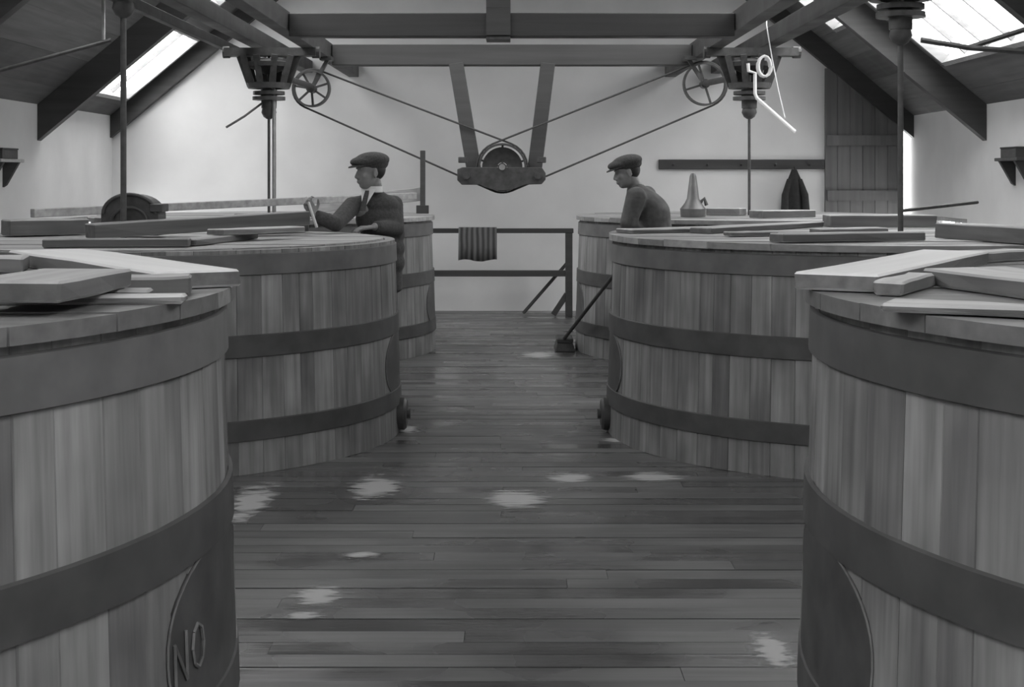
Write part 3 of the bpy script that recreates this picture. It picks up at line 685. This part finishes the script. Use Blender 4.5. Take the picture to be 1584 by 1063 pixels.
floor_patch(630, 664, 40, 12, 'small wet patch by the drain of the middle left vat')
floor_patch(955, 681, 54, 7, 'sliver of wet by the drain of the middle right vat')
floor_patch(835, 549, 70, 10, 'wet patch beside the broom head')
floor_patch(390, 775, 70, 60, 'wet patch against the front left vat')
floor_patch(560, 858, 60, 10, 'tiny wet streak in the left of the aisle')

# ------------------------------------------------------------------ people
_SPH = {}
def _sphere(seg):
    if seg not in _SPH:
        n = seg; k = max(6, seg * 2 // 3); vs = [(0, 0, 1)]
        for i in range(1, k):
            p = PI * i / k
            for j in range(n): vs.append((math.sin(p) * math.cos(2 * PI * j / n), math.sin(p) * math.sin(2 * PI * j / n), math.cos(p)))
        vs.append((0, 0, -1)); e = len(vs) - 1; fs = []
        for j in range(n):
            j2 = (j + 1) % n; fs.append((0, 1 + j, 1 + j2)); fs.append((e, e - n + j2, e - n + j))
            for i in range(k - 2): fs.append((1 + i * n + j, 1 + (i + 1) * n + j, 1 + (i + 1) * n + j2, 1 + i * n + j2))
        _SPH[seg] = ([Vector(v) for v in vs], fs)
    return _SPH[seg]
def ball(bm, c, r, sc=(1, 1, 1), rot=None, seg=16):
    vs, fs = _sphere(seg); c = Vector(c); sx, sy, sz = r * sc[0], r * sc[1], r * sc[2]
    if rot: bm.add([rot @ Vector((v.x * sx, v.y * sy, v.z * sz)) + c for v in vs], fs)
    else: bm.add([(v.x * sx + c.x, v.y * sy + c.y, v.z * sz + c.z) for v in vs], fs)
def limb(bm, pts, rs_, sub=5, sc=(1, 1, 1)):
    """chain of overlapping balls: tapering limb"""
    for i in range(len(pts) - 1):
        a, b = Vector(pts[i]), Vector(pts[i + 1]); L = (b - a).length; n = max(2, int(L / (min(rs_[i], rs_[i + 1]) * .5)))
        for k in range(n + 1):
            t = k / n; ball(bm, a.lerp(b, t), rs_[i] + (rs_[i + 1] - rs_[i]) * t, sc, None, 10)
def remesh(name, bm, voxel, mat, parent, smooth=4):
    me = bpy.data.meshes.new(name); me.from_pydata(bm.v, [], bm.f); me.update()
    o = bpy.data.objects.new(name, me); C.objects.link(o)
    r = o.modifiers.new('r', 'REMESH'); r.mode = 'VOXEL'; r.voxel_size = voxel
    s = o.modifiers.new('s', 'SMOOTH'); s.iterations = smooth; s.factor = .5
    dg = bpy.context.evaluated_depsgraph_get()
    me2 = bpy.data.meshes.new_from_object(o.evaluated_get(dg)); me2.name = name
    o.modifiers.clear(); o.data = me2; bpy.data.meshes.remove(me)
    me2.materials.clear(); me2.materials.append(mat); me2.polygons.foreach_set('use_smooth', [True] * len(me2.polygons))
    o.parent = parent; return o
def head(bm, c, yaw, pitch=0, scale=1.0):
    """c = centre of the skull; face looks along local -Y turned by yaw about z"""
    Rm = Matrix.Rotation(yaw, 3, 'Z') @ Matrix.Rotation(pitch, 3, 'X')
    q = lambda x, y, z: Vector(c) + Rm @ (Vector((x, y, z)) * scale)
    ball(bm, q(0, .01, .035), .098 * scale, (.78, 1, .92), Rm)
    ball(bm, q(0, -.02, -.035), .078 * scale, (.82, .95, 1.1), Rm)
    ball(bm, q(0, -.045, -.088), .04 * scale, (1, .9, .75), Rm)
    for k in range(5): ball(bm, q(0, -.086 - .0038 * k, .012 - .010 * k), (.009 + .0014 * k) * scale, (1, 1, 1), Rm, 10)
    for s in (-1, 1):
        ball(bm, q(s * .017, -.098, -.036), .01 * scale, (1, 1, .8), Rm, 10)
        ball(bm, q(s * .03, -.082, .03), .015 * scale, (1.5, .7, .5), Rm, 10)      # brow
        ball(bm, q(s * .042, -.062, -.02), .024 * scale, (1, .9, 1), Rm, 10)      # cheek
        for k in range(7):
            a = -1.2 + k * .45; ball(bm, q(s * .081, .012 - .014 * math.cos(a), -.012 + .028 * math.sin(a)), .0085 * scale, (1, 1, 1), Rm, 8)
        ball(bm, q(s * .077, .015, -.012), .02 * scale, (.5, .8, 1.2), Rm, 8)
    ball(bm, q(0, -.09, -.062), .013 * scale, (1.9, .7, .45), Rm, 10); ball(bm, q(0, -.088, -.073), .012 * scale, (1.6, .7, .5), Rm, 10)
    return q
def hand(bm, w_, dirv, palm_n, curl=.5, scale=1.0, thumb_side=1):
    """w_ wrist, dirv towards the fingers, palm_n out of the palm"""
    d = Vector(dirv).normalized(); n = Vector(palm_n); n = (n - d * n.dot(d)).normalized(); s = d.cross(n) * thumb_side; w_ = Vector(w_)
    for i in range(4):
        for j in range(5): ball(bm, w_ + d * (.02 + .018 * j) * scale + s * (.03 - .02 * i) * scale * (.75 + .06 * j), .0135 * scale, (1, 1, 1), None, 8)
    lens = (.072, .082, .076, .058)
    for i in range(4):
        p = w_ + d * .095 * scale + s * (.033 - .022 * i) * scale; ang = 0; dd = d
        for j, fr in enumerate((.45, .32, .25)):
            ang += curl * (.55 if j == 0 else .8); dd = d * math.cos(ang) + n * math.sin(ang); q = p + dd * lens[i] * fr * scale
            limb(bm, [p, q], [.0095 * scale - .0008 * j, .0088 * scale - .0008 * j]); p = q
    p = w_ + d * .03 * scale + s * .035 * scale
    q = p + (s * .7 + d * .6 + n * .3).normalized() * .04 * scale; r = q + (d * .85 + n * .5 + s * .1).normalized() * .034 * scale
    limb(bm, [p, q, r], [.013 * scale, .0115 * scale, .009 * scale])
def flat_cap(parent, c, yaw, pitch, origin):
    Rm = Matrix.Rotation(yaw, 3, 'Z') @ Matrix.Rotation(pitch, 3, 'X'); base = Vector(c) - origin
    bm = MB(); q = lambda x, y, z: base + Rm @ Vector((x, y, z))
    ball(bm, q(0, .022, .082), .125, (.88, 1.0, .46), Rm, 24)
    ball(bm, q(0, -.03, .073), .115, (.9, .95, .36), Rm, 24)
    ball(bm, q(0, .03, .055), .106, (.88, 1.02, .55), Rm, 24)
    o = remesh('cap_crown', bm, .008, M_CAP, parent)
    # peak: crescent plate
    vs = []; fs = []; n = 14
    for zo in (0, .008):
        for j in range(n + 1):
            a = PI + PI * j / n
            for r, k in ((.085, 0), (.118, 1)):
                x = r * .86 * math.cos(a) if k == 0 else .092 * math.cos(a); yy = (.075 * math.sin(a) - .015) if k == 0 else (.15 * math.sin(a) - .0 - .005)
                vs.append(q(x, yy, .055 - (.022 if k else 0) * abs(math.sin(a)) + zo))
    m_ = 2 * (n + 1)
    for j in range(n):
        fs += [(2 * j, 2 * j + 1, 2 * j + 3, 2 * j + 2), (m_ + 2 * j, m_ + 2 * j + 2, m_ + 2 * j + 3, m_ + 2 * j + 1), (2 * j + 1, m_ + 2 * j + 1, m_ + 2 * j + 3, 2 * j + 3), (2 * j, 2 * j + 2, m_ + 2 * j + 2, m_ + 2 * j)]
    MB().add(vs, fs).build('cap_peak', M_CAP, parent, 0, True)
def hair(parent, c, yaw, pitch, origin):
    Rm = Matrix.Rotation(yaw, 3, 'Z') @ Matrix.Rotation(pitch, 3, 'X'); base = Vector(c) - origin
    bm = MB(); ball(bm, base + Rm @ Vector((0, .038, .02)), .09, (.84, .88, .95), Rm, 20)
    remesh('hair', bm, .008, M_SHOE, parent)
def shoe(parent, p, yaw):
    bm = MB(); Rm = Matrix.Rotation(yaw, 3, 'Z'); p = Vector(p)
    for y_, r, z_ in ((.05, .042, .045), (0, .045, .05), (-.06, .045, .042), (-.13, .043, .035), (-.17, .033, .03)): ball(bm, p + Rm @ Vector((0, y_, z_)), r, (1, 1.3, z_ / r * .98), Rm)
    limb(bm, [p + Vector((0, 0, .06)) + Rm @ Vector((0, .03, 0)), p + Vector((0, 0, .15)) + Rm @ Vector((0, .03, 0))], [.047, .05])
    remesh('boot', bm, .009, M_SHOE, parent)

# --- man in the dark suit at the middle left vat
base = Vector((P(596, 0, 10.0).x, 10.0, 0))
man = empty('person', base); tag(man, 'man in black suit, white collar and flat cap stirring at the vat', 'person')
L_ = lambda px, py, d: P(px, py, d) - base
hc = L_(572, 266, 9.92); yaw = -PI / 2 + .5
neck = L_(581, 299, 9.97); chest = L_(586, 332, 9.99); waist = L_(592, 380, 10.03); hip = L_(588, 415, 10.08)
shL, shR = L_(545, 319, 9.88), L_(609, 317, 10.08)
elL, wrL = L_(519, 346, 9.62), L_(488, 334, 9.5)
elR, wrR = L_(613, 354, 9.97), L_(580, 351, 9.74)
hipa, hipb = hip + Vector((-.08, .0, 0)), hip + Vector((.02, .08, 0))
fa, fb = P(566, 0, 10.08) - base, P(588, 0, 10.16) - base
fa.z = fb.z = 0
kna, knb = (hipa + fa) / 2 + Vector((.0, .0, .02)), (hipb + fb) / 2 + Vector((0, .0, .02))
bm = MB(); head(bm, hc, yaw, .05)
limb(bm, [hc + Vector((.02, .01, -.05)), neck], [.055, .058])
limb(bm, [neck, chest, waist, hip], [.05, .11, .11, .12])
limb(bm, [shL, elL, wrL], [.05, .04, .028]); limb(bm, [shR, elR, wrR], [.05, .04, .028]); limb(bm, [shL, chest, shR], [.05, .09, .05])
limb(bm, [hipa, kna, fa + Vector((0, 0, .1))], [.075, .055, .035]); limb(bm, [hipb, knb, fb + Vector((0, 0, .1))], [.075, .055, .035])
hand(bm, wrL, L_(478, 318, 9.47) - wrL, Vector((.6, -.6, 0)), .9, 1.0, 1)
hand(bm, wrR, L_(560, 353, 9.70) - wrR, Vector((-.2, 0, -1)), .35, 1.0, -1)
remesh('body', bm, .0065, M_SKIN, man, 3)
bm = MB()
for p, sx, sy, sz in ((neck + Vector((0, .012, -.018)), .08, .078, .04), (neck + Vector((0, .01, -.045)), .095, .085, .045), (chest + Vector((0, 0, .06)), .15, .115, .09), (chest + Vector((0, 0, -.03)), .168, .13, .13), (waist + Vector((0, 0, .08)), .162, .13, .12), (waist + Vector((0, 0, -.02)), .16, .135, .12), (waist + Vector((.01, 0, -.12)), .15, .135, .11)):
    ball(bm, p, 1, (sx, sy, sz), Matrix.Rotation(.45, 3, 'Z'), 24)
for k in range(16): ball(bm, L_(592 + .67 * k, 392 + 3.55 * k, 10.05), 1, (.14 - .003 * k, .13, .045), None, 20)
limb(bm, [shL, elL, wrL + (elL - wrL) * .12], [.068, .058, .046]); limb(bm, [shR, elR, wrR + (elR - wrR) * .12], [.07, .06, .046])
limb(bm, [neck + Vector((-.045, 0, -.045)), shL], [.045, .064]); limb(bm, [neck + Vector((.045, 0, -.045)), shR], [.045, .066])
jk = remesh('jacket', bm, .010, M_SUIT, man, 4)
bm = MB(); limb(bm, [hipa + Vector((0, 0, -.02)), kna, fa + Vector((0, 0, .07))], [.1, .08, .068]); limb(bm, [hipb + Vector((0, 0, -.02)), knb, fb + Vector((0, 0, .07))], [.1, .08, .068]); limb(bm, [hipa, hipb], [.11, .11])
remesh('trousers', bm, .012, M_TROUS, man, 4)
shoe(man, fa, yaw + .3); shoe(man, fb, yaw + .5)
flat_cap(man, hc + base, yaw, .05, base); hair(man, hc + base, yaw, .05, base)
# stiff collar, shirt V and tie
fd = Vector((math.sin(yaw), -math.cos(yaw), 0))           # facing direction
fd2 = Vector((-.45, -.89, 0)).normalized()                # chest direction
rt_ = Vector((fd2.y, -fd2.x, 0)) * -1
cl = hc + Vector((.026, .02, -.142))
MB().lathe([(.058, 0), (.063, 0), (.061, .042), (.057, .042)], 28, Matrix.Translation(cl), True).build('collar', M_COLLAR, man, 0, True)
def patch(pts, name, mat, th=.006):
    vs = [p for p in pts] + [p + fd2 * th for p in pts]; n = len(pts)
    MB().add(vs, [tuple(range(n))[::-1], tuple(range(n, 2 * n))] + [(i, (i + 1) % n, n + (i + 1) % n, n + i) for i in range(n)]).build(name, mat, man)
sc_ = neck + fd2 * .088
patch([sc_ + rt_ * -.06 + Vector((0, 0, .03)), sc_ + rt_ * .06 + Vector((0, 0, .03)), sc_ + fd2 * .06 + rt_ * .012 + Vector((0, 0, -.09)), sc_ + fd2 * .06 + rt_ * -.012 + Vector((0, 0, -.09))], 'shirt_front', M_COLLAR)
patch([sc_ + fd2 * .018 + rt_ * -.014 + Vector((0, 0, .02)), sc_ + fd2 * .018 + rt_ * .014 + Vector((0, 0, .02)), sc_ + fd2 * .08 + rt_ * .024 + Vector((0, 0, -.12)), sc_ + fd2 * .08 + rt_ * -.024 + Vector((0, 0, -.12))], 'tie', M_SUIT)
st = MB().tube([P(474, 304, 9.44), P(490, 352, 9.46)], .010, 8).build('stirring_stick', M_PIPE, None, 0, True); tag(st, 'short white stick held in the suited man\'s raised hand', 'stick')

# --- stooping man with the broom
base = Vector((P(990, 0, 11.3).x, 11.3, 0))
man = empty('person', base); tag(man, 'stooping man in grey work jacket and flat cap pushing a broom', 'person')
hc = L_(969, 267, 11.25); yaw = -PI / 2 + .1; pit = .22
neck = L_(984, 292, 11.3); chest = L_(999, 322, 11.32); waist = L_(1010, 362, 11.36); hip = L_(1016, 392, 11.38)
shL, shR = L_(984, 305, 11.12), L_(1000, 303, 11.52)
elL, wrL = L_(972, 346, 11.08), L_(1004, 368, 11.22)
elR, wrR = L_(985, 348, 11.55), L_(995, 366, 11.42)
hipa, hipb = hip + Vector((0, -.09, 0)), hip + Vector((0, .09, 0))
fa, fb = Vector((.02, -.1, 0)), Vector((.2, .12, 0))
kna, knb = (hipa + fa) / 2 + Vector((-.03, 0, .02)), (hipb + fb) / 2 + Vector((-.04, 0, .02))
bm = MB(); head(bm, hc, yaw, pit)
limb(bm, [hc + Vector((.03, .0, -.04)), neck], [.055, .06]); limb(bm, [neck, chest, waist, hip], [.07, .12, .11, .12])
limb(bm, [shL, elL, wrL], [.05, .04, .028]); limb(bm, [shR, elR, wrR], [.05, .04, .028]); limb(bm, [shL, chest, shR], [.05, .1, .05])
limb(bm, [hipa, kna, fa + Vector((0, 0, .1))], [.075, .055, .035]); limb(bm, [hipb, knb, fb + Vector((0, 0, .1))], [.075, .055, .035])
BR0 = G(873, 541, .02); BR1 = P(1011, 346, 11.3)
bax = (BR1 - BR0).normalized()
hand(bm, wrL, Vector((-.1, .6, .1)), Vector((-.8, .1, -.6)), .95, 1.0, 1)
hand(bm, wrR, Vector((-.1, -.6, -.1)), Vector((-.8, -.1, -.5)), .95, 1.0, -1)
remesh('body', bm, .0065, M_SKIN, man, 3)
bm = MB()
for k in range(40):
    t = k / 39; p = (neck.lerp(chest, t * 2) if t < .5 else chest.lerp(hip, t * 2 - 1)) + Vector((.03 * math.sin(PI * min(1, t * 1.6)), 0, -.02))
    _w = (.075, .1, .125, .142, .155, .165, .172, .176, .178, .176, .174, .172, .17, .17, .17); _q = t * 13; wx = _w[int(_q)] + (_w[int(_q) + 1] - _w[int(_q)]) * (_q - int(_q))
    ball(bm, p, 1, (wx, wx * 1.12 + .015, .075), Matrix.Rotation(.1, 3, 'Z'), 24)
ball(bm, neck + Vector((.0, 0, .01)), 1, (.068, .072, .035), None, 20)
limb(bm, [shL, elL, wrL + (elL - wrL) * .12], [.085, .07, .05]); limb(bm, [shR, elR, wrR + (elR - wrR) * .12], [.085, .07, .05])
limb(bm, [neck + Vector((.01, -.05, -.05)), shL], [.055, .08]); limb(bm, [neck + Vector((.01, .05, -.05)), shR], [.055, .08])
remesh('jacket', bm, .010, M_JACKET, man, 4)
bm = MB(); limb(bm, [hipa + Vector((0, 0, -.02)), kna, fa + Vector((0, 0, .07))], [.1, .08, .068]); limb(bm, [hipb + Vector((0, 0, -.02)), knb, fb + Vector((0, 0, .07))], [.1, .08, .068]); limb(bm, [hipa, hipb], [.12, .12])
remesh('trousers', bm, .012, M_TROUS, man, 4)
shoe(man, fa, yaw); shoe(man, fb, yaw + .2)
flat_cap(man, hc + base, yaw, pit, base); hair(man, hc + base, yaw, pit, base)
# broom
br = empty('broom', G(873, 541, 0)); tag(br, 'long handled broom with dark head resting on the wet floor', 'broom')
o0 = br.location.copy()
MB().tube([BR0 + Vector((0, 0, .1)) - o0, BR1 - o0], .016, 10).build('handle', M_DARKW, br, 0, True)
MB().box((-.075, -.17, .075), (.075, .17, .12)).build('head_block', M_DARKW, br, .01)
vs = [Vector((sx * w_, sy * l_, z)) for (w_, l_, z) in ((.095, .19, 0), (.07, .165, .08)) for sx, sy in ((-1, -1), (1, -1), (1, 1), (-1, 1))]
MB().add(vs, [(0, 3, 2, 1), (4, 5, 6, 7), (0, 1, 5, 4), (1, 2, 6, 5), (2, 3, 7, 6), (3, 0, 4, 7)]).build('bristles', M_ROPE, br, .008)
